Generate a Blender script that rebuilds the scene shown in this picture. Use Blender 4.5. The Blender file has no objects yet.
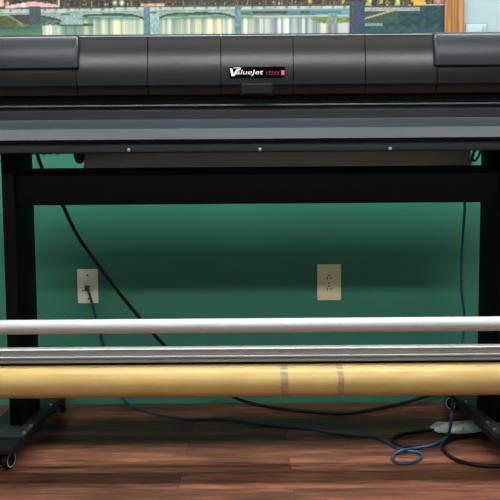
import bpy, bmesh, math, random
from mathutils import Vector, Matrix, Euler
random.seed(7)
scene = bpy.context.scene
COL = scene.collection
R = math.radians
PI = math.pi

# ------------------------------------------------------------------ camera
CAM = Vector((0, 0, 0.753))
ROT = Matrix.Rotation(R(90 - 4.5), 3, 'X') @ Matrix.Rotation(R(-0.42), 3, 'Z')
F = 700.0
cd = bpy.data.cameras.new('camera')
cam = bpy.data.objects.new('camera', cd)
COL.objects.link(cam)
cam.matrix_world = Matrix.Translation(CAM) @ ROT.to_4x4()
cd.sensor_width = 36
cd.lens = F / 500 * 36
cd.clip_start = 0.05
scene.camera = cam

def ray(px, py):
    return ROT @ Vector(((px - 250) / F, (250 - py) / F, -1))
def at(px, py, Y):
    d = ray(px, py)
    return CAM + d * (Y / d.y)
def on_floor(px, py, z):
    d = ray(px, py)
    return CAM + d * ((z - CAM.z) / d.z)

# ------------------------------------------------------------------ materials
def mat(name, col, rough=0.5, metal=0.0, spec=0.5, noise=0.0, nscale=(40, 40, 40), bump=0.0, coat=0.0, rvar=0.0):
    m = bpy.data.materials.new(name)
    m.use_nodes = True
    nt = m.node_tree
    b = nt.nodes['Principled BSDF']
    b.inputs['Base Color'].default_value = (*col, 1)
    b.inputs['Roughness'].default_value = rough
    b.inputs['Metallic'].default_value = metal
    b.inputs['Specular IOR Level'].default_value = spec
    b.inputs['Coat Weight'].default_value = coat
    tc = nt.nodes.new('ShaderNodeTexCoord')
    mp = nt.nodes.new('ShaderNodeMapping')
    mp.inputs['Scale'].default_value = nscale
    nz = nt.nodes.new('ShaderNodeTexNoise')
    nz.inputs['Scale'].default_value = 1.0
    nz.inputs['Detail'].default_value = 5
    nt.links.new(tc.outputs['Object'], mp.inputs['Vector'])
    nt.links.new(mp.outputs['Vector'], nz.inputs['Vector'])
    if noise > 0:
        r = nt.nodes.new('ShaderNodeValToRGB')
        r.color_ramp.elements[0].position = 0.3
        r.color_ramp.elements[1].position = 0.7
        r.color_ramp.elements[0].color = (*[c * (1 - noise) for c in col], 1)
        r.color_ramp.elements[1].color = (*[min(1, c * (1 + noise)) for c in col], 1)
        nt.links.new(nz.outputs['Fac'], r.inputs['Fac'])
        nt.links.new(r.outputs['Color'], b.inputs['Base Color'])
    if rvar > 0:
        mr = nt.nodes.new('ShaderNodeMapRange')
        mr.inputs['To Min'].default_value = max(0, rough - rvar)
        mr.inputs['To Max'].default_value = min(1, rough + rvar)
        nt.links.new(nz.outputs['Fac'], mr.inputs['Value'])
        nt.links.new(mr.outputs['Result'], b.inputs['Roughness'])
    if bump > 0:
        bp = nt.nodes.new('ShaderNodeBump')
        bp.inputs['Strength'].default_value = bump
        bp.inputs['Distance'].default_value = 0.002
        nt.links.new(nz.outputs['Fac'], bp.inputs['Height'])
        nt.links.new(bp.outputs['Normal'], b.inputs['Normal'])
    return m

M = {}
M['cover'] = mat('cover_plastic', (0.0095, 0.0102, 0.0106), 0.25, 0.0, 0.5, 0.06, (20, 90, 90))
M['end_cover'] = mat('end_cover_plastic', (0.011, 0.0145, 0.020), 0.33, 0.0, 0.5, 0.05, (20, 60, 60))
M['chassis'] = mat('chassis_black', (0.012, 0.012, 0.013), 0.4, 0.0, 0.4, 0.1)
M['apron'] = mat('apron_paint', (0.004, 0.0085, 0.014), 0.45, 0.0, 0.2, 0.10, (5, 60, 60), 0.02)
M['rail_dark'] = mat('front_rail_black', (0.018, 0.02, 0.023), 0.45, 0.0, 0.5, 0.08)
M['stand'] = mat('stand_black', (0.003, 0.003, 0.0035), 0.7, 0.0, 0.08, 0.12, (60, 60, 60), 0.05)
M['foot'] = mat('foot_black', (0.008, 0.0095, 0.0095), 0.5, 0.0, 0.3, 0.12, (60, 60, 60), 0.05)
M['guide'] = mat('paper_guide_greybrown', (0.50, 0.45, 0.36), 0.6, 0.0, 0.3, 0.06, (8, 30, 30))
M['alu'] = mat('brushed_aluminium', (0.44, 0.435, 0.44), 0.6, 0.4, 0.4)
M['alu2'] = mat('extruded_aluminium', (0.36, 0.355, 0.35), 0.5, 0.45, 0.5)
M['steel'] = mat('screw_steel', (0.65, 0.65, 0.66), 0.3, 1.0)
M['strip'] = mat('platen_strip_grey', (0.22, 0.22, 0.24), 0.45, 0.3)
M['rubber'] = mat('black_rubber', (0.005, 0.005, 0.0055), 0.6, 0.0, 0.2)
M['rim'] = mat('rim_highlight_grey', (0.5, 0.5, 0.48), 0.45)  # pale grey painted in for the highlight on the wheel edge
M['card'] = None
M['tape'] = None
M['ivory'] = mat('ivory_plate', (0.88, 0.80, 0.50), 0.45, 0.0, 0.5, 0.03)
M['offwhite'] = mat('offwhite_plate', (0.86, 0.86, 0.68), 0.45, 0.0, 0.5, 0.03)
M['slot'] = mat('dark_slot', (0.03, 0.025, 0.02), 0.6)
M['blue'] = mat('blue_cable_jacket', (0.012, 0.05, 0.105), 0.45, 0.0, 0.5, 0.08)
M['plug'] = mat('plug_blue', (0.02, 0.035, 0.13), 0.4)
M['black_cable'] = mat('black_cable_jacket', (0.004, 0.004, 0.004), 0.5, 0.0, 0.2)
M['paper'] = mat('white_paper', (0.88, 0.88, 0.86), 0.65, 0.0, 0.3, 0.05)
M['wall_green'] = mat('wall_green_paint', (0.041, 0.212, 0.140), 0.55, 0.0, 0.3, 0.04, (3, 3, 3), 0.03)
M['wall_pale'] = mat('wall_pale_mint_paint', (0.30, 0.38, 0.39), 0.6, 0.0, 0.3, 0.02, (6, 6, 6), 0.02)
M['plate_pale'] = mat('pale_mint_plate', (0.31, 0.39, 0.40), 0.55, 0.0, 0.3)
M['ceiling'] = mat('ceiling_white', (0.42, 0.42, 0.42), 0.8, 0.0, 0.2, 0.03)
M['base'] = mat('baseboard_dark_green', (0.03, 0.075, 0.055), 0.5, 0.0, 0.3, 0.05)
M['badge'] = mat('badge_black', (0.002, 0.002, 0.0025), 0.7, 0.0, 0.0)
M['white_ink'] = mat('white_lettering', (0.85, 0.85, 0.86), 0.5)
M['pink_ink'] = mat('pink_red_lettering', (0.62, 0.035, 0.11), 0.5)
M['pink_light'] = mat('light_pink_mark', (0.80, 0.25, 0.32), 0.5)
M['fixture_grey'] = mat('border_grey', (0.10, 0.12, 0.12), 0.6)
M['fixture'] = mat('fixture_white', (0.8, 0.8, 0.8), 0.5)

def wood_floor():
    m = bpy.data.materials.new('wood_laminate')
    m.use_nodes = True
    nt = m.node_tree; L = nt.links; N = nt.nodes
    b = N['Principled BSDF']
    b.inputs['Roughness'].default_value = 0.42
    b.inputs['Specular IOR Level'].default_value = 0.28
    tc = N.new('ShaderNodeTexCoord')
    br = N.new('ShaderNodeTexBrick')
    br.inputs['Scale'].default_value = 1.0
    br.inputs['Brick Width'].default_value = 0.9
    br.inputs['Row Height'].default_value = 0.11
    br.inputs['Mortar Size'].default_value = 0.0012
    br.inputs['Mortar Smooth'].default_value = 0.2
    br.inputs['Color1'].default_value = (0.0, 0.0, 0.0, 1)
    br.inputs['Color2'].default_value = (1, 1, 1, 1)
    br.inputs['Mortar'].default_value = (0.2, 0.2, 0.2, 1)
    br.offset = 0.331; br.offset_frequency = 2
    mp0 = N.new('ShaderNodeMapping'); mp0.inputs['Location'].default_value = (0.792, 0.015, 0)
    L.new(tc.outputs['Object'], mp0.inputs['Vector']); L.new(mp0.outputs['Vector'], br.inputs['Vector'])
    # grain, shifted per plank
    sep = N.new('ShaderNodeSeparateXYZ'); L.new(mp0.outputs['Vector'], sep.inputs[0])
    add = N.new('ShaderNodeMath'); add.operation = 'MULTIPLY_ADD'
    L.new(br.outputs['Color'], add.inputs[0]); add.inputs[1].default_value = 7.3
    L.new(sep.outputs['Y'], add.inputs[2])
    com = N.new('ShaderNodeCombineXYZ')
    L.new(sep.outputs['X'], com.inputs['X']); L.new(add.outputs[0], com.inputs['Y'])
    mp = N.new('ShaderNodeMapping'); mp.inputs['Scale'].default_value = (5.5, 60, 1)
    L.new(com.outputs[0], mp.inputs['Vector'])
    nz = N.new('ShaderNodeTexNoise'); nz.inputs['Scale'].default_value = 1; nz.inputs['Detail'].default_value = 8
    nz.inputs['Roughness'].default_value = 0.62; nz.inputs['Distortion'].default_value = 0.6
    L.new(mp.outputs[0], nz.inputs['Vector'])
    mp2 = N.new('ShaderNodeMapping'); mp2.inputs['Scale'].default_value = (1.6, 9, 1)
    L.new(com.outputs[0], mp2.inputs['Vector'])
    nz2 = N.new('ShaderNodeTexNoise'); nz2.inputs['Scale'].default_value = 1; nz2.inputs['Detail'].default_value = 4
    L.new(mp2.outputs[0], nz2.inputs['Vector'])
    r1 = N.new('ShaderNodeValToRGB')
    e = r1.color_ramp.elements
    e[0].position = 0.30; e[0].color = (0.055, 0.023, 0.016, 1)
    e[1].position = 0.72; e[1].color = (0.35, 0.152, 0.088, 1)
    k = e.new(0.5); k.color = (0.165, 0.065, 0.038, 1)
    L.new(nz.outputs['Fac'], r1.inputs['Fac'])
    r2 = N.new('ShaderNodeValToRGB')
    e = r2.color_ramp.elements
    e[0].position = 0.3; e[0].color = (0.55, 0.50, 0.50, 1)
    e[1].position = 0.7; e[1].color = (1.25, 1.2, 1.15, 1)
    L.new(nz2.outputs['Fac'], r2.inputs['Fac'])
    mx = N.new('ShaderNodeMix'); mx.data_type = 'RGBA'; mx.blend_type = 'MULTIPLY'; mx.inputs['Factor'].default_value = 1
    L.new(r1.outputs[0], mx.inputs['A']); L.new(r2.outputs[0], mx.inputs['B'])
    r3 = N.new('ShaderNodeValToRGB')
    e = r3.color_ramp.elements
    e[0].color = (0.66, 0.65, 0.68, 1); e[1].color = (1.2, 1.15, 1.1, 1)
    L.new(br.outputs['Color'], r3.inputs['Fac'])
    mx2 = N.new('ShaderNodeMix'); mx2.data_type = 'RGBA'; mx2.blend_type = 'MULTIPLY'; mx2.inputs['Factor'].default_value = 1
    L.new(mx.outputs['Result'], mx2.inputs['A']); L.new(r3.outputs[0], mx2.inputs['B'])
    mx3 = N.new('ShaderNodeMix'); mx3.data_type = 'RGBA'
    L.new(br.outputs['Fac'], mx3.inputs['Factor'])
    L.new(mx2.outputs['Result'], mx3.inputs['A']); mx3.inputs['B'].default_value = (0.045, 0.025, 0.02, 1)
    L.new(mx3.outputs['Result'], b.inputs['Base Color'])
    bp = N.new('ShaderNodeBump'); bp.inputs['Strength'].default_value = 0.12; bp.inputs['Distance'].default_value = 0.002
    L.new(nz.outputs['Fac'], bp.inputs['Height']); L.new(bp.outputs[0], b.inputs['Normal'])
    return m
M['floor'] = wood_floor()

def oak():
    m = bpy.data.materials.new('honey_oak')
    m.use_nodes = True
    nt = m.node_tree; L = nt.links; N = nt.nodes
    b = N['Principled BSDF']; b.inputs['Roughness'].default_value = 0.4
    tc = N.new('ShaderNodeTexCoord'); mp = N.new('ShaderNodeMapping'); mp.inputs['Scale'].default_value = (120, 120, 5)
    nz = N.new('ShaderNodeTexNoise'); nz.inputs['Scale'].default_value = 1; nz.inputs['Detail'].default_value = 6
    L.new(tc.outputs['Object'], mp.inputs[0]); L.new(mp.outputs[0], nz.inputs['Vector'])
    r = N.new('ShaderNodeValToRGB'); e = r.color_ramp.elements
    e[0].position = 0.3; e[0].color = (0.19, 0.066, 0.015, 1); e[1].position = 0.68; e[1].color = (0.44, 0.20, 0.055, 1)
    L.new(nz.outputs['Fac'], r.inputs[0]); L.new(r.outputs[0], b.inputs['Base Color'])
    return m
M['oak'] = oak()

def card():
    m = bpy.data.materials.new('yellowed_wrapped_roll')
    m.use_nodes = True
    nt = m.node_tree; L = nt.links; N = nt.nodes
    b = N['Principled BSDF']; b.inputs['Roughness'].default_value = 0.33; b.inputs['Specular IOR Level'].default_value = 0.27
    tc = N.new('ShaderNodeTexCoord'); mp = N.new('ShaderNodeMapping'); mp.inputs['Scale'].default_value = (7, 22, 22)
    mp.inputs['Rotation'].default_value = (0, 0, 0.25)
    nz = N.new('ShaderNodeTexNoise'); nz.inputs['Scale'].default_value = 1; nz.inputs['Detail'].default_value = 6
    L.new(tc.outputs['Object'], mp.inputs[0]); L.new(mp.outputs[0], nz.inputs['Vector'])
    r = N.new('ShaderNodeValToRGB'); e = r.color_ramp.elements
    e[0].position = 0.3; e[0].color = (0.42, 0.27, 0.092, 1); e[1].position = 0.7; e[1].color = (0.50, 0.345, 0.13, 1)
    L.new(nz.outputs['Fac'], r.inputs[0]); L.new(r.outputs[0], b.inputs['Base Color'])
    bp = N.new('ShaderNodeBump'); bp.inputs['Strength'].default_value = 0.10; bp.inputs['Distance'].default_value = 0.003
    L.new(nz.outputs['Fac'], bp.inputs['Height']); L.new(bp.outputs[0], b.inputs['Normal'])
    return m
M['card'] = card()
M['tape'] = mat('old_packing_tape', (0.27, 0.20, 0.10), 0.28, 0.0, 0.5, 0.18, (60, 160, 160), 0.2)

def emis(name, col, s):
    m = bpy.data.materials.new(name); m.use_nodes = True
    b = m.node_tree.nodes['Principled BSDF']
    b.inputs['Base Color'].default_value = (0.8, 0.8, 0.8, 1)
    b.inputs['Emission Color'].default_value = (*col, 1)
    b.inputs['Emission Strength'].default_value = s
    return m
M['lamp_main'] = emis('diffuser_lit', (0.93, 1.0, 0.99), 48.0)
M['lamp_room'] = emis('diffuser_lit_room', (1.0, 0.98, 0.97), 33.0)

# ------------------------------------------------------------------ mesh helpers
def finish(name, bm, m, parent=None, smooth=35, loc=None):
    me = bpy.data.meshes.new(name)
    bmesh.ops.recalc_face_normals(bm, faces=bm.faces)
    if loc is not None:
        bmesh.ops.translate(bm, verts=bm.verts, vec=-Vector(loc))
    bm.to_mesh(me); bm.free()
    mats = m if isinstance(m, (list, tuple)) else [m]
    for k in mats: me.materials.append(k)
    if smooth:
        for p in me.polygons: p.use_smooth = True
        me.set_sharp_from_angle(angle=R(smooth))
    o = bpy.data.objects.new(name, me)
    COL.objects.link(o)
    if loc is not None: o.location = loc
    if parent is not None:
        o.parent = parent
        wl = Vector((0, 0, 0)); p = parent
        while p is not None:
            wl += p.location; p = p.parent
        o.location = (Vector(loc) if loc is not None else Vector((0, 0, 0))) - wl
    return o

def box(bm, x0, x1, y0, y1, z0, z1, bev=0.0, mi=0):
    r = bmesh.ops.create_cube(bm, size=1)
    vs = r['verts']
    for v in vs:
        v.co = Vector(((x0 + x1) / 2 + v.co.x * (x1 - x0), (y0 + y1) / 2 + v.co.y * (y1 - y0), (z0 + z1) / 2 + v.co.z * (z1 - z0)))
    fs = set(f for v in vs for f in v.link_faces)
    if bev > 0:
        es = list(set(e for v in vs for e in v.link_edges))
        rr = bmesh.ops.bevel(bm, geom=es, offset=bev, segments=2, affect='EDGES', profile=0.5)
        fs |= set(rr['faces'])
    for f in fs:
        if f.is_valid: f.material_index = mi
    return bm

def prism(bm, prof, x0, x1, inset=0.0, rings=3, center=None):
    """Extrude a closed (y, z) profile along x; the ends may be rounded by shrinking towards the profile's own inside."""
    n = len(prof)
    cy = sum(p[0] for p in prof) / n; cz = sum(p[1] for p in prof) / n
    if center: cy, cz = center
    stations = []
    if inset > 0:
        for k in range(rings + 1):
            a = k / rings * PI / 2
            stations.append((x0 + inset * (1 - math.sin(a)), inset * (1 - math.cos(a))))
        stations = [(x0 + inset * (1 - math.sin(k / rings * PI / 2)), inset * (1 - math.cos(k / rings * PI / 2))) for k in range(rings, -1, -1)]
        # k=rings: x0, shrink inset ; k=0 : x0+inset, shrink 0
        stations = [(x0 + inset * (1 - math.sin(k / rings * PI / 2)), inset * (1 - math.cos(k / rings * PI / 2))) for k in range(rings, -1, -1)]
        stations.append((x0 + inset + .004, 0))
        stations += [(x1 - (s[0] - x0), s[1]) for s in reversed(stations)]
    else:
        stations = [(x0, 0), (x1, 0)]
    rows = []
    for (x, sh) in stations:
        row = []
        for (y, z) in prof:
            d = math.hypot(y - cy, z - cz)
            k = max(0.0, (d - sh)) / d if d > 0 else 1
            row.append(bm.verts.new((x, cy + (y - cy) * k, cz + (z - cz) * k)))
        rows.append(row)
    for a, b in zip(rows[:-1], rows[1:]):
        for i in range(n):
            j = (i + 1) % n
            bm.faces.new((a[i], a[j], b[j], b[i]))
    bm.faces.new(rows[0]); bm.faces.new(list(reversed(rows[-1])))
    return bm

def cyl(bm, p0, p1, r, seg=32, bev=0.0, mi=0):
    p0 = Vector(p0); p1 = Vector(p1)
    d = p1 - p0
    q = Vector((0, 0, 1)).rotation_difference(d.normalized()).to_matrix().to_4x4()
    mtx = Matrix.Translation((p0 + p1) / 2) @ q
    rr = bmesh.ops.create_cone(bm, cap_ends=True, segments=seg, radius1=r, radius2=r, depth=d.length, matrix=mtx)
    fs = set(f for v in rr['verts'] for f in v.link_faces)
    if bev > 0:
        es = [e for e in set(e for v in rr['verts'] for e in v.link_edges) if sum(1 for f in e.link_faces if len(f.verts) > 4) == 1]
        r2 = bmesh.ops.bevel(bm, geom=es, offset=bev, segments=2, affect='EDGES', profile=0.5)
        fs |= set(r2['faces'])
    for f in fs:
        if f.is_valid: f.material_index = mi
    return bm

def crom(pts, n=6, closed=False):
    P = [Vector(p) for p in pts]
    P = [P[0] * 2 - P[1]] + P + [P[-1] * 2 - P[-2]]
    out = []
    for i in range(1, len(P) - 2):
        p0, p1, p2, p3 = P[i - 1:i + 3]
        for k in range(n):
            t = k / n
            out.append(0.5 * ((2 * p1) + (p2 - p0) * t + (2 * p0 - 5 * p1 + 4 * p2 - p3) * t * t + (3 * p1 - p0 - 3 * p2 + p3) * t ** 3))
    out.append(P[-2].copy())
    return out

def tube(bm, pts, r, seg=10, n=6):
    P = crom(pts, n)
    up = Vector((0.13, 0.2, 0.97)).normalized()
    rows = []
    nrm = None
    for i, p in enumerate(P):
        t = (P[min(i + 1, len(P) - 1)] - P[max(i - 1, 0)]).normalized()
        if nrm is None:
            nrm = t.cross(up)
            if nrm.length < 1e-3: nrm = t.cross(Vector((1, 0, 0)))
            nrm.normalize()
        else:
            nrm = (nrm - t * nrm.dot(t)).normalized()
        bn = t.cross(nrm)
        rows.append([bm.verts.new(p + (nrm * math.cos(a) + bn * math.sin(a)) * r) for a in [2 * PI * k / seg for k in range(seg)]])
    for a, b in zip(rows[:-1], rows[1:]):
        for i in range(seg):
            j = (i + 1) % seg
            bm.faces.new((a[i], a[j], b[j], b[i]))
    bm.faces.new(rows[0]); bm.faces.new(list(reversed(rows[-1])))
    return bm

def thing(name, label, cat, loc, group=None):
    o = bpy.data.objects.new(name, None); COL.objects.link(o)
    o.location = loc; o.empty_display_size = 0.1
    return tag(o, label, cat, group)
def tag(o, label, cat, group=None):
    o['label'] = label; o['category'] = cat
    if group: o['group'] = group
    return o
def struct(name, bm, m, loc=None):
    o = finish(name, bm, m, None, 30, loc); o['kind'] = 'structure'; return o
def NB(): return bmesh.new()

# ------------------------------------------------------------------ the room
WY = 2.49
RX, RY0, CZ = 2.6, -2.6, 2.62
struct('floor', box(NB(), -RX - .1, RX + .1, RY0 - .1, WY + .1, -0.1, 0), M['floor'])
struct('ceiling', box(NB(), -RX - .1, RX + .1, RY0 - .1, WY + .1, CZ, CZ + .1), M['ceiling'])
struct('wall_back', box(NB(), -RX, RX, WY, WY + .1, 0, 1.04), M['wall_green'])
struct('wall_back_upper', box(NB(), -RX, RX, WY, WY + .1, 1.04, CZ), M['wall_pale'])
struct('wall_left', box(NB(), -RX - .1, -RX, RY0, WY + .1, 0, CZ), M['wall_pale'])
struct('wall_right', box(NB(), RX, RX + .1, RY0, WY + .1, 0, CZ), M['wall_pale'])
struct('wall_front', box(NB(), -RX - .1, RX + .1, RY0 - .1, RY0, 0, CZ), M['wall_pale'])

def ceiling_light(x, y, w, d, m, label):
    t = thing('ceiling_light', label, 'light', (x, y, CZ), 'ceiling troffers')
    bm = NB()
    for (a, b, c, e) in ((-w/2-.03, w/2+.03, -d/2-.03, -d/2), (-w/2-.03, w/2+.03, d/2, d/2+.03), (-w/2-.03, -w/2, -d/2, d/2), (w/2, w/2+.03, -d/2, d/2)):
        box(bm, x + a, x + b, y + c, y + e, CZ - .035, CZ)
    finish('frame', bm, M['fixture'], t, 30, (x, y, CZ))
    finish('diffuser', box(NB(), x - w/2, x + w/2, y - d/2, y + d/2, CZ - .028, CZ - .015), m, t, 30, (x, y, CZ))
    return t
for k, x in enumerate((-1.22, 0.02, 1.26)):
    ceiling_light(x, 1.62, 1.17, 0.25, M['lamp_main'], ('left', 'middle', 'right')[k] + ' ceiling light of the row above the wide black printer')
for k, x in enumerate((-1.32, 0.02, 1.36)):
    ceiling_light(x, -0.8, 1.27, 0.3, M['lamp_room'], ('left', 'middle', 'right')[k] + ' ceiling light of the row above the viewer')

# ------------------------------------------------------------------ printed picture of a river bridge at night
SP, CP = math.sin(R(4.5)), math.cos(R(4.5))
PDEP = (WY - .015) * CP - 0.58 * SP          # distance of the print along the view axis
SW = F / PDEP
def hsh(*a):
    h = 0.0
    for i, v in enumerate(a): h += math.sin(v * (12.9898 + 31.7 * i) + 4.1 * i) * 43758.5453
    return h - math.floor(h)
def vn(x, y):
    xi, yi = math.floor(x), math.floor(y); fx, fy = x - xi, y - yi
    fx = fx * fx * (3 - 2 * fx); fy = fy * fy * (3 - 2 * fy)
    a, b, c, d = hsh(xi, yi), hsh(xi + 1, yi), hsh(xi, yi + 1), hsh(xi + 1, yi + 1)
    return (a + (b - a) * fx) * (1 - fy) + (c + (d - c) * fx) * fy
def mixc(a, b, t):
    t = max(0, min(1, t)); return tuple(p + (q - p) * t for p, q in zip(a, b))
PIERS = ((31, 43, 5, 23, (62, 78, 88), 0), (63, 84, 14, 23, (150, 170, 168), 0), (146, 152, 6, 40, (96, 126, 140), 0), (152, 161, 13, 40, (158, 180, 186), 0),
         (237, 243, 6, 40, (112, 140, 150), 0), (329, 338, 14, 25, (132, 146, 132), 0), (351, 358, 2, 40, (66, 72, 84), 1), (358, 366, 2, 40, (54, 72, 104), 1))
def deck(px):
    if px < 200: return 7.4 - 1.2 * (px / 200.0), 12.4 - 2.0 * (px / 200.0)
    return 6.2, 10.4
STREAKS = ((50, 7, .95), (60, 3, .6), (88, 3, .5), (97, 3, .6), (106, 5, .75), (118, 6, 1.0), (128, 6, .9), (137, 5, .7), (143, 2.5, .9), (165, 4, .5), (171, 3, .7), (182, 5, .6), (191, 3, .9), (199, 5, .85), (211, 5, .95), (222, 7, 1.0), (232, 4, .9), (247, 3, .9), (253, 2.5, .8), (263, 1.6, 1.0), (269, 3, .8), (281, 1.8, 1.0), (288, 3, .9), (296, 2.5, .4), (305, 1.6, 1.0), (312, 1.6, .9), (325, 3.5, .95), (345, 5, .95))
def paint(px, py):
    n1 = vn(px * .35, py * .5); n2 = vn(px * .11, py * .15); n3 = vn(px * .8, py * .9)
    d0, d1 = deck(px)
    # ---- sky, city and trees above the bridge
    if py < d0:
        h = d0 - py
        if h > 20: c = mixc((30, 44, 74), (14, 22, 46), (h - 20) / 60)
        else:
            c = mixc((34, 40, 34), (64, 66, 48), n1)
            if vn(px * .23, 3.1) > .62: c = mixc(c, (30, 28, 30), .6)
            if n3 > .72: c = mixc(c, (244, 190, 110), (n3 - .72) * 3.4)
            if n3 < .16: c = mixc(c, (196, 100, 70), .5)
            if px > 365 and n1 > .55: c = mixc(c, (196, 214, 110), .75)
            if 415 < px < 426 and h < 9: c = (222, 168, 52)
            if 435 < px: c = mixc(c, (206, 120, 130), .6)
        if 8 < px < 62 and h < 7.5 - abs(px - 35) * .16: c = mixc((222, 150, 156), (240, 196, 190), n1)
        if 60 < px < 62 and h < 14: c = (200, 180, 150)
        if abs(px - 26) < 2 and 1.5 < h < 5: c = (252, 244, 236)
        if px < 6 and 3 < h < 12: c = mixc((240, 220, 190), (200, 110, 80), n1)
        if 143 < px < 166 and h < 4: c = mixc((190, 110, 70), (210, 190, 170), n1)
        for cx, rad, cc in ((10, 2.2, (240, 200, 150)), (124, 3.5, (240, 250, 225)), (117, 3, (220, 232, 200)), (372, 2, (240, 240, 150)), (399, 3, (216, 232, 130)), (345, 2, (220, 180, 70)), (312, 2.6, (240, 190, 110))):
            q = math.hypot(px - cx, (py - 1.8) * .9)
            if q < rad: c = mixc(c, cc, 1.1 - q / rad)
        if 310 < px < 352 and h < 1.5: c = (170, 98, 70)
    else:
        # ---- water with streaked reflections, banks
        t = (py - 14) / 22
        c = mixc((84, 114, 98), (138, 160, 154), t)
        if px > 255: c = mixc((122, 142, 146), (150, 164, 178), t)
        fine = vn(px * .95, 1.7) * .55 + vn(px * .4, 4.3) * .45
        warm = mixc((246, 230, 172), (244, 243, 232), vn(px * .21, 9))
        if 44 < px < 351:
            env = 0
            for gx, gw, gs in STREAKS: env = max(env, gs * math.exp(-((px - gx) / gw) ** 2))
            s = env * (0.30 + 1.25 * fine) * max(0.0, min(1, (py - 16.5) / 4)) * (1 - .25 * max(0, (py - 31) / 6))
            if env < .35 and fine < .42: c = mixc(c, (74, 104, 84), .45)
            c = mixc(c, warm, s)
        elif px <= 44: c = mixc((40, 84, 66), (96, 128, 112), t + .3 * (n1 - .5))
        # far bank
        far = 17.0 + .8 * math.sin(px * .05)
        if py < far:
            c = mixc((36, 92, 64), (110, 150, 96), n1 * .9) if px < 250 else mixc((72, 96, 92), (120, 138, 128), n1)
            if 84 < px < 150: c = mixc((28, 92, 76), (70, 142, 116), n1)
            if far - 1.6 < py: c = mixc(c, (190, 206, 180), .5)
        if px > 255 and 10.5 < py < 14:
            c = mixc((40, 56, 58), (70, 88, 88), n1)
            if 289 < px < 302 or px > 311: c = (48, 128, 160)
            if 343 < px: c = mixc(c, (220, 240, 240), .3)
        if 255 < px < 350 and 15.4 < py < 17: c = mixc(c, (220, 214, 190), .7)
        # green spit on the right
        if 312 < px < 351 and py > 17.5 - .0 and py < 23.6 + 1.5 * (n1 - .5) - max(0, (322 - px)) * .35: c = mixc((78, 112, 62), (140, 158, 92), n1)
        # left bank
        if px < 62 and py < 24 + 2 * (n1 - .5) + (4 if px < 34 else 0):
            c = mixc((70, 92, 52), (120, 134, 82), n1) if py > 21 + 0.03 * px else mixc((52, 50, 50), (80, 78, 72), n1)
            if px < 16 and py > 14: c = mixc((58, 78, 44), (92, 104, 62), n1)
            if py > 25: c = mixc(c, (44, 84, 66), .6)
            if abs((py - 13) - (px - 9) * .62) < .8 and px < 24: c = (150, 140, 118)
            if px > 43: c = mixc((46, 66, 62), (120, 138, 128), n1)
        if 62 <= px < 95 and 22.5 < py < 25: c = mixc((46, 74, 50), (88, 110, 74), n1)
        if px > 366:
            c = mixc((20, 46, 52), (52, 92, 92), n1 * .8 + max(0, (py - 24) * .03))
            if py < 24 and px < 400: c = mixc(c, (72, 86, 66), .6)
            if abs(py - (19.5 - (px - 366) * .28)) < .9 and px < 400: c = (176, 158, 122)
            if px < 384 and 24.5 < py < 26.5: c = (120, 150, 156)
            if 30 < py: c = mixc(c, (44, 78, 92), .4)
        # arches below the deck
        if px < 240:
            spans = ((-40, 63), (72, 147), (158, 238))
            for a, b in spans:
                if a < px < b:
                    u = (px - a) / (b - a) * 2 - 1
                    edge = d1 + 1.2 + 5.5 * u * u * u * u
                    if py < edge: c = mixc((126, 148, 138), (168, 182, 168), n1)
                    elif py < edge + 2.2 and px > 44: c = mixc((38, 62, 58), (60, 88, 78), n1)
        elif px < 352:
            if py < d1 + 0.8: c = (120, 140, 138)
    # deck face, its parapet and lamps
    if d0 - 1.2 <= py < d1 and px < 352:
        c = mixc((150, 164, 154), (196, 204, 188), n1)
        if py < d0 + .3: c = mixc((58, 60, 60), (84, 88, 86), n1)
        elif py > d1 - 1.0: c = mixc(c, (100, 120, 116), .6)
        elif (px % 11.5) < 2.4 and py < d1 - 2.4: c = mixc(c, (84, 92, 82), .55)
    if 366 < px < 421 and 7.0 < py < 12.4:
        c = mixc((120, 126, 116), (206, 200, 180), n3)
        if py < 8.2: c = (58, 74, 96)
    if 421 <= px < 446 and 5.4 < py < 6.8: c = mixc((150, 170, 160), (200, 210, 190), n3)
    for (a, b, t0, t1, cc, dk) in PIERS:
        if a <= px < b and t0 <= py < t1:
            c = mixc(tuple(v * .82 for v in cc), tuple(min(255, v * 1.14) for v in cc), vn(px * .7, py * .4))
    return c
def s2l(v):
    v = max(0, min(255, v)) / 255
    return v / 12.92 if v <= .04045 else ((v + .055) / 1.055) ** 2.4

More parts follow.
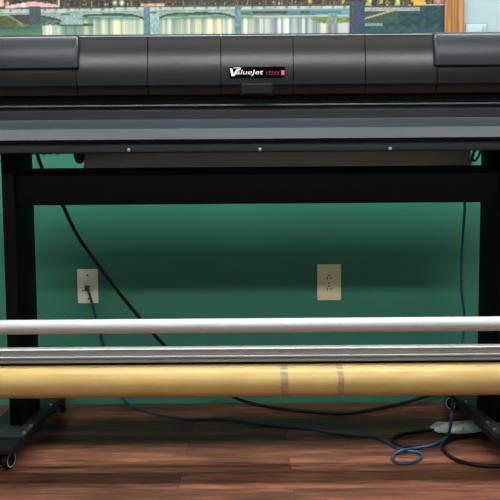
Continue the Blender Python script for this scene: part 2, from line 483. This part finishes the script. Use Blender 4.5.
PX0, PX1 = -70, 446
ZP0 = 1.20
def build_picture():
    t = thing('framed_picture', 'framed night photograph of a lit river bridge hanging above the printer', 'picture', (0, WY - .001, ZP0))
    x0 = (PX0 - 250) / SW; x1 = (PX1 - 250) / SW
    z1 = ZP0 + 0.78
    st = .9 / SW
    nx = int((x1 - x0) / st); nz = int((z1 - ZP0) / (st))
    verts, faces, cols = [], [], []
    for j in range(nz + 1):
        z = ZP0 + (z1 - ZP0) * j / nz
        py = 250 - F * ((z - .753) * CP + (WY - .015) * SP) / ((WY - .015) * CP - (z - .753) * SP)
        for i in range(nx + 1):
            x = x0 + (x1 - x0) * i / nx
            verts.append((x, WY - .015, z))
            c = paint(250 + x * SW, py)
            cols.append(tuple(s2l(v) for v in c))
    for j in range(nz):
        for i in range(nx):
            a = j * (nx + 1) + i
            faces.append((a, a + 1, a + nx + 2, a + nx + 1))
    bm = NB()
    me = bpy.data.meshes.new('print')
    me.from_pydata([(v[0] - t.location.x, v[1] - t.location.y, v[2] - t.location.z) for v in verts], [], faces)
    ca = me.color_attributes.new('print_ink', 'FLOAT_COLOR', 'POINT')
    flat = []
    for c in cols: flat += [c[0] * .66, c[1] * .66, c[2] * .66, 1.0]
    ca.data.foreach_set('color', flat)
    m = bpy.data.materials.new('printed_ink'); m.use_nodes = True
    nt = m.node_tree; b = nt.nodes['Principled BSDF']; b.inputs['Roughness'].default_value = .5; b.inputs['Specular IOR Level'].default_value = .3
    a = nt.nodes.new('ShaderNodeAttribute'); a.attribute_name = 'print_ink'
    nt.links.new(a.outputs['Color'], b.inputs['Base Color'])
    me.materials.append(m)
    o = bpy.data.objects.new('print', me); COL.objects.link(o); o.parent = t
    bm.free()
    fw = 0.066
    L0 = t.location
    # frame of four mitred mouldings: one mesh
    bm = NB()
    prof = ((0, 0.0), (0, .024), (.006, .030), (.016, .030), (.022, .026), (.046, .022), (.058, .027), (.066, .022), (.066, 0))  # (outwards, towards viewer)
    cs = ((x0, ZP0, -1, -1), (x1, ZP0, 1, -1), (x1, z1, 1, 1), (x0, z1, -1, 1))
    rows = []
    for (cx, cz, sx, sz) in cs:
        rows.append([bm.verts.new((cx + sx * u, WY - .001 - w, cz + sz * u)) for u, w in prof])
    for k in range(4):
        a, b2 = rows[k], rows[(k + 1) % 4]
        for i in range(len(prof)):
            j = (i + 1) % len(prof)
            bm.faces.new((a[i], a[j], b2[j], b2[i]))
    finish('frame', bm, M['oak'], t, 25, t.location)
    finish('backing', box(NB(), x0 + .001, x1 - .001, WY - .013, WY - .001, ZP0 + .001, z1 - .001), M['slot'], t, 30, t.location)
    return t
build_picture()

# ------------------------------------------------------------------ wall plates
def plate_bm(px0, px1, py0, py1, th=.006):
    a = at(px0, py0, WY); b = at(px1, py1, WY)
    return box(NB(), a.x, b.x, WY - th, WY, b.z, a.z, .0025), (a + b) / 2
bm, c = plate_bm(77.3, 98.8, 269, 303)
t = thing('network_jack', 'off-white wall plate with one network socket on the green wall', 'socket', (c.x, WY, c.z))
finish('plate', bm, M['offwhite'], t, 30, t.location)
j = at(87.3, 288.5, WY - .006)
bm = NB(); box(bm, j.x - .009, j.x + .009, WY - .009, WY - .006, j.z - .009, j.z + .010, .001)
finish('jack', bm, M['slot'], t, 30, t.location)
for u0, u1 in ((-.020, -.011), (.0105, .014)):
    bm = NB(); box(bm, j.x + u0, j.x + u1, WY - .0068, WY - .0058, j.z - .010, j.z - .007)
    finish('slot', bm, M['slot'], t, 30, t.location)
for (px, py) in ((87.5, 275.2), (88.8, 298.5)):
    s = at(px, py, WY - .006)
    o = finish('screw', cyl(NB(), (s.x, WY - .008, s.z), (s.x, WY - .0055, s.z), .0035, 14), M['slot'], t, 30, t.location)

bm, c = plate_bm(317.2, 340.8, 264.3, 300)
t = thing('power_outlet', 'ivory wall plate with two power sockets on the green wall', 'outlet', (c.x, WY, c.z))
finish('plate', bm, M['ivory'], t, 30, t.location)
for py in (277.6, 288.6):
    s = at(329, py, WY - .006)
    bm = NB()
    pr = []
    for k in range(28):
        a = 2 * PI * k / 28
        pr.append((.0165 * math.cos(a), max(-.0125, min(.0125, .0165 * math.sin(a)))))
    f0 = [bm.verts.new((s.x + x, WY - .006, s.z + z)) for x, z in pr]; f1 = [bm.verts.new((s.x + x * .94, WY - .0085, s.z + z * .94)) for x, z in pr]
    for i in range(28):
        k = (i + 1) % 28
        bm.faces.new((f0[i], f0[k], f1[k], f1[i]))
    bm.faces.new(f1)
    so = finish('socket', bm, M['ivory'], t, 30, t.location)
    bm = NB()
    for dx, hh in ((-.0062, .0062), (.0062, .005)): box(bm, s.x + dx - .0016, s.x + dx + .0016, WY - .0092, WY - .0084, s.z - hh, s.z + hh - .002)
    cyl(bm, (s.x, WY - .0092, s.z + .0085), (s.x, WY - .0084, s.z + .0085), .0026, 12)
    finish('contact_slot', bm, M['slot'], so, 30, t.location)
s = at(329, 283.1, WY - .006)
finish('screw', cyl(NB(), (s.x, WY - .008, s.z), (s.x, WY - .0055, s.z), .0022, 12), M['slot'], t, 30, t.location)

a = at(465.5, 24.2, WY); b = at(486.3, 24.2, WY)
t = thing('switch_plate', 'pale mint wall plate right of the wooden picture frame', 'wall plate', ((a.x + b.x) / 2, WY, a.z - .06))
finish('plate', box(NB(), a.x, b.x, WY - .005, WY, a.z - .125, a.z, .0004), M['plate_pale'], t, 30, t.location)
finish('grey_border', box(NB(), a.x - .0005, b.x + .0018, WY - .003, WY, a.z - .127, a.z + .0022), M['fixture_grey'], t, 30, t.location)  # slightly larger grey backing, leaves a thin dark line round the plate
finish('toggle', box(NB(), b.x - .015, b.x - .006, WY - .011, WY - .006, a.z - .034, a.z - .009, .001), M['plate_pale'], t, 30, t.location)

# ------------------------------------------------------------------ the printer
PC = 0.02                                    # centre line
pr = thing('wide_format_printer', 'wide black roll printer on a black stand with small castors', 'printer', (PC, 2.1, 0))
XL, XR = -0.90, 0.94                         # ends of the body
def P(name, bm, m, par=pr, smooth=35): return finish(name, bm, m, par, smooth, par.location if par is pr else None)
ORG = pr.location.copy()
def part(name, bm, m, par=pr, smooth=35, loc=None):
    return finish(name, bm, m, par, smooth, ORG if loc is None else loc)

def zc(py, Y): return at(257, py, Y).z
# body behind the covers
bm = NB()
prof = [(2.035, 1.010), (2.035, 1.06), (2.09, 1.08), (2.09, 1.17), (2.13, 1.205), (2.24, 1.195), (2.255, 1.18), (2.255, .905), (1.955, .905), (1.955, .985)]
prism(bm, prof, XL, XR)
part('chassis', bm, M['chassis'])

front = [(y_, zc(p_, y_)) for y_, p_ in ((1.972, 94), (1.961, 85.3), (1.9575, 84.2), (1.956, 76), (1.957, 67), (1.9598, 58.5), (1.9632, 52), (1.9676, 45.5), (1.9704, 41), (1.9722, 38.0), (1.9742, 35.6), (1.978, 34.4), (1.989, 33.7))]
curve = [front[0], front[1]] + [tuple(v)[:2] for v in crom([(y, z, 0) for y, z in front[2:]], 5)]
cprof = curve + [(2.10, curve[-1][1] + .004), (2.125, curve[-1][1] - .004), (2.125, 1.19), (2.095, 1.10), (2.06, zc(94, 2.06))]
S0 = F / 1.96
def xc(px, Y=1.96): return at(px, 80, Y).x
bounds = [XL, xc(76.5), xc(148), xc(221), xc(293.3), xc(365.3), xc(437), XR]
for a, b in zip(bounds[:-1], bounds[1:]):
    bm = NB(); prism(bm, cprof, a + .0011, b - .0011)
    part('cover_panel', bm, M['cover'])
# raised end covers
def offset_curve(c, d):
    out = []
    for i, p in enumerate(c):
        a = c[max(0, i - 1)]; b = c[min(len(c) - 1, i + 1)]
        ty, tz = b[0] - a[0], b[1] - a[1]; l = math.hypot(ty, tz)
        out.append((p[0] - tz / l * d, p[1] + ty / l * d))
    return out
oc = [tuple(v)[:2] for v in crom([(y_, zc(p_, y_), 0) for y_, p_ in ((1.9455, 66), (1.9457, 60), (1.9467, 54), (1.9492, 48), (1.9524, 43), (1.9556, 39.4), (1.9582, 37.0), (1.9612, 35.2), (1.968, 34.1), (1.986, 33.5))], 5)]
eprof = [(oc[0][0] + .006, oc[0][1] - .002)] + [(oc[0][0] + .0015, oc[0][1] - .0012)] + oc + [(2.12, oc[-1][1] + .003), (2.20, oc[-1][1] - .004), (2.20, 1.19), (2.05, 1.15), (1.985, oc[0][1] - .002)]
for a, b in ((XL - .012, xc(78.3, 1.945)), (xc(434.8, 1.945), XR + .012)):
    bm = NB(); prism(bm, eprof, a, b, .008, 4, (2.06, 1.16))
    part('end_cover', bm, M['end_cover'])
# left end joint line
x = xc(2.6, 1.945)
bm = NB()
jl = offset_curve([p for p in oc[:-1]], .0006)
for p, q in zip(jl[:-1], jl[1:]):
    vs = [bm.verts.new(v) for v in ((x - .0012, p[0], p[1]), (x + .0012, p[0], p[1]), (x + .0012, q[0], q[1]), (x - .0012, q[0], q[1]))]
    bm.faces.new(vs)
part('joint_line', bm, M['chassis'])

# latch tab in the middle of the cover
a, b = xc(241.5, 1.955), xc(272.5, 1.955)
zt, zb = zc(83.6, 1.955), zc(95.8, 1.98)
bm = NB()
prism(bm, [(1.972, zt), (1.9555, zt - .0005), (1.953, zt - .003), (1.956, zb + .004), (1.960, zb), (1.999, zb)], a, b, .002, 2)
part('latch_tab', bm, M['cover'])
bm = NB()   # dark reveal round the tab
prism(bm, [(1.975, zt + .0045), (1.9562, zt + .0042), (1.9562, zt), (1.9665, zb + .003), (1.999, zb + .003)], a - .004, b + .004)
part('latch_recess', bm, M['chassis'])

# name badge
yb = 1.9545
a = at(229.2, 66.5, yb); b = at(285, 78, yb)
a.x, b.x = a.x, b.x
z0, z1 = zc(77.8, yb), zc(66.8, yb)
bg = finish('name_badge', box(NB(), a.x, b.x, yb - .001, yb + .006, z0, z1, .0006), M['badge'], pr, 30, ORG)
def text_bm(body, size, shear=0.0, depth=.0004, bold=0.0):
    cu = bpy.data.curves.new('txt', 'FONT'); cu.body = body; cu.size = size; cu.shear = shear; cu.extrude = depth; cu.offset = bold
    cu.resolution_u = 4
    ob = bpy.data.objects.new('txt', cu); COL.objects.link(ob)
    bpy.context.view_layer.update()
    me = bpy.data.meshes.new_from_object(ob.evaluated_get(bpy.context.evaluated_depsgraph_get()))
    bpy.data.objects.remove(ob); bpy.data.curves.remove(cu)
    bm = NB(); bm.from_mesh(me); bpy.data.meshes.remove(me)
    return bm
def fit(bm, x0, x1, z0, z1, y):
    xs = [v.co.x for v in bm.verts]; ys = [v.co.y for v in bm.verts]
    ax, bx, ay, by = min(xs), max(xs), min(ys), max(ys)
    for v in bm.verts:
        v.co = Vector((x0 + (v.co.x - ax) / (bx - ax) * (x1 - x0), y + (-.0004 if v.co.z > 0 else .0004), z0 + (v.co.y - ay) / (by - ay) * (z1 - z0)))
    return bm
H = z1 - z0
def bxp(px): return at(px, 72, yb).x
yt = yb - .0014
def lett(name, body, px0, px1, f0, f1, m, sh=0.0, bold=0.0):
    return finish(name, fit(text_bm(body, .02, sh, .0004, bold), bxp(px0), bxp(px1), z0 + H * f0, z0 + H * f1, yt), m, bg, 0, ORG)
# sweeping initial
bm = NB()
def poly(bm, pts):
    f = [bm.verts.new((x, yt - .0004, z)) for x, z in pts]; g = [bm.verts.new((x, yt + .0004, z)) for x, z in pts]
    n = len(pts)
    bm.faces.new(f); bm.faces.new(list(reversed(g)))
    for i in range(n):
        k = (i + 1) % n; bm.faces.new((f[i], f[k], g[k], g[i]))
def q(px, f): return (bxp(px), z0 + H * f)
poly(bm, [q(229.8, .90), q(232.2, .86), q(233.6, .38), q(236.8, .80), q(240.8, .86), q(240.4, .72), q(237.6, .64), q(234.4, .16), q(231.6, .16)])
poly(bm, [q(233.0, .93), q(241.2, .95), q(241.0, .89), q(234.0, .88)])
finish('lettering', bm, M['white_ink'], bg, 0, ORG)
lett('lettering', 'alueJet', 236.0, 263.2, .18, .72, M['white_ink'], .18, .0)
lett('model_number', '1324X', 266.2, 279.8, .24, .60, M['pink_ink'], .3, -.0005)
bm = NB(); box(bm, bxp(281.2), bxp(284.4), yt - .0004, yt + .0004, z0 + H * .22, z0 + H * .66)
eo = finish('emblem', bm, M['pink_ink'], bg, 0, ORG)
bm = NB()
for k in range(3):
    f = .28 + k * .12
    box(bm, bxp(281.9), bxp(283.7), yt - .0008, yt - .0003, z0 + H * f, z0 + H * (f + .06))
finish('emblem_bars', bm, M['pink_light'], bg, 0, ORG)

# small dark stickers on the lower face of the cover
for (p0, p1) in ((14.5, 27.5), (178, 192), (367.5, 381)):
    bm = NB()
    y0, y1 = 1.9655, 1.9715
    vs = [bm.verts.new(v) for v in ((xc(p0, 1.98), y0 - .0012, zc(87.4, y0)), (xc(p1, 1.98), y0 - .0012, zc(87.4, y0)), (xc(p1, 1.98), y1 - .0012, zc(91.3, y1)), (xc(p0, 1.98), y1 - .0012, zc(91.3, y1)))]
    f = bm.faces.new(vs)
    r = bmesh.ops.extrude_face_region(bm, geom=[f])
    bmesh.ops.translate(bm, verts=[g for g in r['geom'] if isinstance(g, bmesh.types.BMVert)], vec=(0, .002, .0))
    part('sticker', bm, M['badge'])

# slot below the covers: lip bar, toothed comb and pale platen edge
bm = NB(); prism(bm, [(2.012, zc(98.2, 2.012)), (2.008, zc(96.8, 2.008)), (2.012, zc(95.6, 2.012)), (2.06, zc(95.6, 2.012)), (2.06, zc(98.2, 2.012))], XL + .01, XR - .01)
part('lower_lip', bm, M['rail_dark'])
ys = 2.008
zs = zc(104.4, ys)
bm = NB(); box(bm, XL + .02, XR - .02, ys, ys + .03, zs - .003, zs + .0012, .0006)
part('platen_edge', bm, M['strip'])
bm = NB()
nt_ = 96
for k in range(nt_):
    x = -.78 + 1.6 * k / (nt_ - 1)
    box(bm, x - .0055, x + .0045, ys + .006, ys + .016, zs + .001, zs + .0075, .001)
box(bm, -.80, .84, ys + .012, ys + .024, zs + .001, zs + .0085)
part('comb', bm, M['chassis'])

# sloping apron in front, folded sheet
ap = [(2.030, zc(105.0, 2.02)), (1.957, zc(118.2, 1.957)), (1.918, zc(128.0, 1.918)), (1.894, zc(138.6, 1.894))]
pro = [(2.030, ap[0][1])] + [(2.004, zc(105.6, 2.004))] + ap[1:] + [(1.896, ap[3][1] - .003), (1.915, ap[3][1] - .003), (1.933, ap[2][1] - .012), (1.975, ap[1][1] - .012), (2.03, ap[0][1] - .012)]
bm = NB(); prism(bm, pro, XL - .005, XR + .005, .002, 2)
part('apron', bm, M['apron'], smooth=8)
# front rail under the apron with three screws
yr = 1.915
zr1, zr0 = zc(142.6, yr), zc(151.3, yr)
bm = NB(); box(bm, XL, XR, yr, 1.965, zr0, zr1, .002)
box(bm, XL, XR, yr - .002, yr + .01, zc(145.2, yr), zc(144.2, yr))
box(bm, XL, XR, yr + .02, 1.97, zr1 - .002, .93)
rl = part('front_rail', bm, M['rail_dark'])
for px in (128.8, 260, 390):
    s = at(px, 149.4 + (257 - px) * .006, yr)
    bm = NB(); cyl(bm, (s.x, yr - .0035, s.z), (s.x, yr + .002, s.z), .0048, 18, .001)
    finish('screw', bm, M['steel'], rl, 35, ORG)
# brown-grey panel hanging behind the crossbeam
Yg = 2.16
xa, xb = at(83.5, 160, Yg).x, at(471, 160, Yg).x
bm = NB(); box(bm, xa, xb, Yg, Yg + .012, .80, .925, .002)
for k in range(9):
    x = xa + (xb - xa) * (.06 + .11 * k); box(bm, x, x + .012, Yg - .003, Yg, .880, .884)
part('rear_guide', bm, M['guide'])
# rounded bracket beside it
c0 = at(79.5, 152, 2.12)
bm = NB(); prof = [(0.013 * math.cos(a), 0.027 * math.sin(a)) for a in [PI + PI * k / 14 for k in range(15)]]
n = len(prof)
f0 = [bm.verts.new((c0.x + x, 2.10, c0.z - .008 + z)) for x, z in prof] ; f1 = [bm.verts.new((c0.x + x, 2.13, c0.z - .008 + z)) for x, z in prof]
t0 = [bm.verts.new((c0.x + x, y, .91)) for y in (2.10, 2.13) for x in (.013, -.013)]
bm.faces.new(f0 + [t0[0], t0[1]]); bm.faces.new(list(reversed(f1 + [t0[2], t0[3]])))
for i in range(n - 1): bm.faces.new((f0[i], f1[i], f1[i + 1], f0[i + 1]))
bm.faces.new((f0[-1], f1[-1], t0[2], t0[0])); bm.faces.new((f0[0], t0[1], t0[3], f1[0]))
part('hanger', bm, M['chassis'], smooth=40)
# cable loom clips at the left underside
bm = NB()
for px, r in ((33, .006), (43.5, .007), (50, .006), (57, .0065), (63, .005)):
    s = at(px, 152.5, 2.14)
    cyl(bm, (s.x - .004, 2.14, s.z), (s.x + .008, 2.14, s.z), r, 12, .001)
    box(bm, s.x - .001, s.x + .005, 2.137, 2.143, s.z, .91)
part('loom_clip', bm, M['chassis'])
# curled lead by the right leg
bm = NB(); tube(bm, [at(x_, y_, 2.16) for x_, y_ in ((481, 150), (479, 155), (476, 160), (473.5, 160.5), (472.5, 157), (474, 153), (476, 149))], .0035, 8)
part('short_lead', bm, M['black_cable'])

# stand: legs, crossbeam, feet, castors
LXI, RXI = PC - .690, PC + .696
for xi, sgn in ((LXI, -1), (RXI, 1)):
    xo = xi + sgn * .036
    bm = NB(); box(bm, min(xi, xo), max(xi, xo), 2.00, 2.18, .06, .91, .003)
    lg = part('leg', bm, M['stand'])
    for zz in (.10, .70, .80, .86):
        bm = NB(); cyl(bm, (xi + sgn * .018, 1.9975, zz), (xi + sgn * .018, 2.002, zz), .004, 14)
        finish('bolt', bm, M['stand'], lg, 35, ORG)
bm = NB(); box(bm, LXI - .002, RXI + .002, 2.012, 2.060, zc(203.8, 2.012), zc(166.7, 2.012), .003)
part('crossbeam', bm, M['stand'])

def make_wheel_bm(cx, cy, cz, ang):
    """a twin-castor wheel: rubber tyre, dark dished face with hub, pale rim ring painted in as the edge highlight; axis turned by ang about z"""
    bm = NB()
    rt, w = .0255, .0085
    prof = [(0, w + .001, 0), (.006, w + .001, 0), (.0068, w - .0015, 0), (.0165, w - .0015, 0), (.0175, w + .0006, 1), (.0205, w + .0006, 1), (.0212, w - .0004, 0),
            (.0245, w - .0012, 0), (rt, w - .0035, 0), (rt, -w + .0035, 0), (.0245, -w + .0012, 0), (.0205, -w - .0006, 1), (.0175, -w - .0006, 1), (.0165, -w + .0015, 0), (.006, -w, 0), (0, -w, 0)]
    seg = 36
    rows = []
    for r, x, mi in prof:
        if r == 0: rows.append([bm.verts.new((x, 0, 0))])
        else: rows.append([bm.verts.new((x, r * math.cos(2 * PI * k / seg), r * math.sin(2 * PI * k / seg))) for k in range(seg)])
    for i in range(len(prof) - 1):
        a, b = rows[i], rows[i + 1]
        mi = 1 if (prof[i][2] and prof[i + 1][2]) else 0
        for k in range(seg):
            l = (k + 1) % seg
            if len(a) == 1: f = bm.faces.new((a[0], b[k], b[l]))
            elif len(b) == 1: f = bm.faces.new((a[k], b[0], a[l]))
            else: f = bm.faces.new((a[k], b[k], b[l], a[l]))
            f.material_index = mi
    bmesh.ops.transform(bm, matrix=Matrix.Translation((cx, cy, cz)) @ Matrix.Rotation(ang, 4, 'Z'), verts=bm.verts)
    return bm
def caster(cx, cy, ang):
    bm = NB()
    cyl(bm, (cx, cy, .044), (cx, cy, .0555), .016, 24, .002)
    ax = Vector((math.cos(ang), math.sin(ang), 0)); ay = Vector((-ax.y, ax.x, 0))
    cyl(bm, (cx, cy, .020), (cx, cy, .050), .0085, 16)
    c = part('caster', bm, M['rubber'])
    # fender and axle
    bm2 = NB()
    for s in (-1, 1):
        ctr = Vector((cx, cy, .0258)) + ax * (s * .0155)
        finish('wheel', make_wheel_bm(ctr.x, ctr.y, ctr.z, ang), [M['rubber'], M['rim']], c, 30, ORG)
    cyl(bm2, Vector((cx, cy, .0258)) - ax * .02, Vector((cx, cy, .0258)) + ax * .02, .004, 12)
    finish('axle', bm2, M['rubber'], c, 35, ORG)
FW = .133
for xi, sgn, fi in ((LXI, -1, PC - .662), (RXI, 1, PC + .658)):
    xo = fi + sgn * FW
    x0, x1 = min(fi, xo), max(fi, xo)
    bm = NB(); box(bm, x0, x1, 1.848, 2.43, .055, .079, .004)
    ft = part('foot', bm, M['foot'])
    bm = NB(); box(bm, min(xi - sgn * .034, xi + sgn * .05), max(xi - sgn * .034, xi + sgn * .05), 1.905, 2.225, .079, .085, .0015)
    finish('base_plate', bm, M['foot'], ft, 35, ORG)
    for yy in (1.935, 1.995, 2.20):
        xx = xi - sgn * .027
        bm = NB(); cyl(bm, (xx, yy, .085), (xx, yy, .0895), .0052, 6); cyl(bm, (xx, yy, .0893), (xx, yy, .0905), .003, 12)
        finish('bolt', bm, M['steel'], ft, 35, ORG)
    cx = (-.689 if sgn < 0 else .733)
    caster(cx, 1.895, R(-14) if sgn < 0 else R(-25))
    cx = (-.675 if sgn < 0 else .712)
    caster(cx, 2.395, R(20) if sgn < 0 else R(35))
    # bracket for the take-up bars on the outer side of the foot
    xb0 = xo; xb1 = xo + sgn * .016
    bm = NB()
    pf = [(1.90, .06), (2.05, .06), (2.05, .10), (1.93, .20), (1.905, .37), (1.83, .455), (1.785, .455), (1.765, .42), (1.765, .26), (1.80, .225), (1.86, .12)]
    prism(bm, pf, min(xb0, xb1), max(xb0, xb1), .002, 2)
    part('take_up_bracket', bm, M['stand'])
BL, BR = PC - .662 - FW - .008, PC + .658 + FW + .008
Yt = 1.80
zt = at(257, 325.4, Yt).z
bm = NB(); cyl(bm, (BL, Yt, zt), (BR, Yt, zt), .0188, 48)
part('tension_bar', bm, M['alu'], smooth=40)
# extruded rail
Yr = 1.845
za, zb_ = at(257, 347.9, Yr).z, at(257, 362.0, Yr).z
hh = za - zb_
pf = [(Yr + .028, za), (Yr + .0035, za), (Yr, za - .0025), (Yr + .004, za - .012), (Yr + .004, za - hh * .50), (Yr - .001, za - hh * .56), (Yr - .001, za - hh * .64), (Yr + .006, za - hh * .68), (Yr + .006, za - hh * .78), (Yr + .001, za - hh * .82), (Yr + .001, zb_ + .001), (Yr + .003, zb_), (Yr + .028, zb_)]
bm = NB(); prism(bm, pf, BL, BR)
part('take_up_rail', bm, M['alu2'], smooth=12)
bm = NB(); box(bm, BL, BR, Yr + .006, Yr + .024, zb_ - .016, zb_ + .0005, .001)  # black strip standing in for the shade between rail and roll
part('rail_shade_strip', bm, M['stand'])

# ------------------------------------------------------------------ the yellow roll
Yo = 1.80
zo = at(257, 380.4, Yo).z
rr_ = .0418
t = thing('paper_roll', 'long yellowed wrapped roll held below two aluminium bars', 'roll', (PC, Yo, zo))
bm = NB()
prof = [(0, -.66), (.028, -.66)]
x0, x1 = BL + .009, BR - .009
cyl(bm, (x0, Yo, zo), (x1, Yo, zo), rr_, 64, .002)
finish('wrapped_paper', bm, M['card'], t, 40, t.location)
def tape(px, wpx, tilt):
    c = at(px, 380, Yo - rr_)
    w = wpx / (F / (Yo - rr_))
    bm = NB(); seg = 64; rows = []
    for k in range(seg):
        a = 2 * PI * k / seg
        dx = tilt * math.cos(a) + .0012 * math.sin(5 * a) ; r = rr_ + .0005 + .0003 * math.sin(9 * a)
        rows.append([bm.verts.new((c.x - w / 2 + dx, Yo - r * math.cos(a), zo + r * math.sin(a))), bm.verts.new((c.x + w / 2 + dx * .6, Yo - r * math.cos(a), zo + r * math.sin(a)))])
    for k in range(seg):
        l = (k + 1) % seg; bm.faces.new((rows[k][0], rows[l][0], rows[l][1], rows[k][1]))
    return bm
for px, w, ti in ((284.5, 7.5, .0), (340.5, 6.5, .002)):
    finish('tape_band', tape(px, w, ti), M['tape'], t, 40, t.location)

# ------------------------------------------------------------------ cables and paper on the floor
def cable(name, pts, r, m, label):
    bm = NB(); tube(bm, pts, r, 12, 6)
    o = finish(name, bm, m, None, 60, pts[len(pts) // 2])
    return tag(o, label, 'cable')
r = .0042
fl = lambda x, y, dz=0.0: on_floor(x, y, r + dz)
pl = at(87.6, 288.5, WY - .012)
pts = [at(87.8, 290.5, WY - .026), at(91, 299, WY - .022), at(97, 322, WY - .014), at(104, 347, WY - .012), at(114, 378, WY - .013), at(121.5, 396, WY - .016)]
pts += [fl(131, 405.5), fl(150, 412.5), fl(168, 416.5), fl(190, 419), fl(212, 418.8), fl(232, 419.5), fl(252, 422.5), fl(270, 425), fl(290, 426.8), fl(310, 428.8), fl(332, 433), fl(350, 435), fl(366, 436.2), fl(380, 439), fl(391, 445),
        fl(403, 450.5), fl(416, 452), fl(422, 455), fl(419.5, 459.5), fl(410, 463), fl(399, 463.3), fl(392.5, 459.5), fl(394.5, 454.2), fl(403, 450.3, .007), fl(416, 448, .002), fl(430, 445.6, .009), fl(441, 441.5, .011), at(447, 436.5, 2.085), at(450.3, 428, 2.08), at(451.5, 415, 2.09), at(453, 397, 2.12),
        at(458, 365, 2.18), at(463.5, 335, 2.22), at(464.5, 315, 2.245), at(461.5, 290, 2.245), at(461, 268, 2.24), at(462.6, 240, 2.235), at(464.3, 215, 2.23), at(466, 190, 2.225), at(470, 165, 2.22), at(474, 151.5, 2.22)]
bc = cable('network_cable', pts, r, M['blue'], 'blue network cable from the wall socket, looped on the floor beside the crumpled white paper')
bm = NB(); box(bm, pl.x - .007, pl.x + .007, WY - .030, WY - .0088, pl.z - .007, pl.z + .006, .0015)
finish('plug', bm, M['plug'], bc, 35, bc.location)

r2 = .0058
g = lambda x, y: on_floor(x, y, r2 + .0002)
pts = [at(36.3, 149.8, 2.21), at(39, 160, 2.215), at(44, 172, 2.22), at(52, 187, 2.225), at(62, 204, 2.23), at(70.5, 222, 2.24), at(79, 238, 2.25), at(89.5, 253, 2.26), at(101, 269, 2.275), at(117, 290, 2.29), at(134, 311, 2.31), at(150, 330, 2.32), at(166, 347, 2.34), at(186, 367, 2.37), at(208, 384, 2.40),
       at(231, 396, 2.43), on_floor(252, 403.5, .008), g(282, 409), g(310, 411.5), g(332, 413), g(350, 413), g(366, 410.8), g(384, 407.4), at(402, 403.6, 2.42), at(418, 399, 2.44), at(434, 394.3, 2.455), at(452, 389, 2.47), at(480, 384, 2.475), at(520, 382, 2.475)]
cable('power_cable', pts, r2, M['black_cable'], 'black cable hanging diagonally across the green wall past the network socket')
r3 = .0048
h = lambda x, y, dz=0.0: on_floor(x, y, r3 + .0002 + dz)
pts = [h(447, 428.2), h(438, 429.3), h(428, 430.3), h(415, 431.8), h(403, 434), h(394.8, 437.6), h(393.2, 442), h(396.5, 445.6), h(402, 447.2), h(410, 447.6)]
pts = [h(447, 428.2), h(438, 429.3), h(428, 430.3), h(415, 431.8), h(403, 434), h(394.8, 437.3), h(392.3, 440.0), h(393.5, 443.0, .004), h(396.5, 445.8, .011), h(401, 447.6, .011), h(407, 448.6, .002), h(414, 448.9, .0)]
cable('floor_cord', pts[:8] + [h(397.5, 444.4, .0105), h(404, 446.4, .0105), h(412, 447.0, .004), h(424, 446.4), h(433, 445.0), h(439, 443.6)], r3, M['black_cable'], 'thin black cord curling on the floor left of the crumpled paper')
r4 = .0056
k_ = lambda x, y: on_floor(x, y, r4 + .0002)
pts = [k_(497, 431), k_(484, 432.8), k_(472, 434.8), k_(460, 436.8), k_(449.5, 440.0), k_(444.0, 444.2), k_(443.4, 448.6), k_(447, 453.8), k_(454, 458.6), k_(464, 462.4), k_(477, 465), k_(490, 466), k_(505, 466.4), k_(525, 466)]
cable('floor_cord', [p for p in pts], r4, M['black_cable'], 'thick black cord curving out on the floor under the right printer foot')

# crumpled white sheet: folded facets
t_pts = [(429.5, 427.0, .002), (433, 424.5, .010), (437.5, 421.6, .006), (447, 422.4, .020), (456, 421.4, .006), (466, 421.0, .016), (476, 420.8, .004), (484, 420.6, .010),
         (432.5, 430.0, .003), (440, 427.0, .020), (450, 427.2, .011), (462, 427.5, .026), (473, 426.5, .010), (486, 427.0, .016),
         (439, 432.8, .002), (449, 433.6, .008), (460, 433.6, .002), (472, 433.0, .012), (487, 432.4, .003)]
tri = [(0, 8, 1), (1, 8, 9), (1, 9, 2), (2, 9, 3), (3, 9, 10), (3, 10, 4), (4, 10, 11), (4, 11, 5), (5, 11, 12), (5, 12, 6), (6, 12, 13), (6, 13, 7),
       (8, 14, 9), (9, 14, 15), (9, 15, 10), (10, 15, 16), (10, 16, 11), (11, 16, 17), (11, 17, 12), (12, 17, 18), (12, 18, 13)]
bm = NB()
vv = []
for (x, y, z) in t_pts:
    p = on_floor(x, y, z * .9 + .001); vv.append(bm.verts.new(p))
for f in tri: bm.faces.new([vv[i] for i in f])
bmesh.ops.recalc_face_normals(bm, faces=bm.faces)
res = bmesh.ops.extrude_face_region(bm, geom=list(bm.faces))
for g_ in res['geom']:
    if isinstance(g_, bmesh.types.BMVert): g_.co.z += .0012
o = finish('paper_sheet', bm, M['paper'], None, 12, on_floor(458, 428, 0))
tag(o, 'crumpled white paper on the wood floor beside the right printer foot', 'paper')

# ------------------------------------------------------------------ world and view
w = bpy.data.worlds.new('room_world'); scene.world = w; w.use_nodes = True
w.node_tree.nodes['Background'].inputs['Color'].default_value = (0.02, 0.02, 0.02, 1)
vs = scene.view_settings
vs.view_transform = 'Standard'
vs.look = 'None'
vs.gamma = 1
vs.use_curve_mapping = False
vs.exposure = 0.0
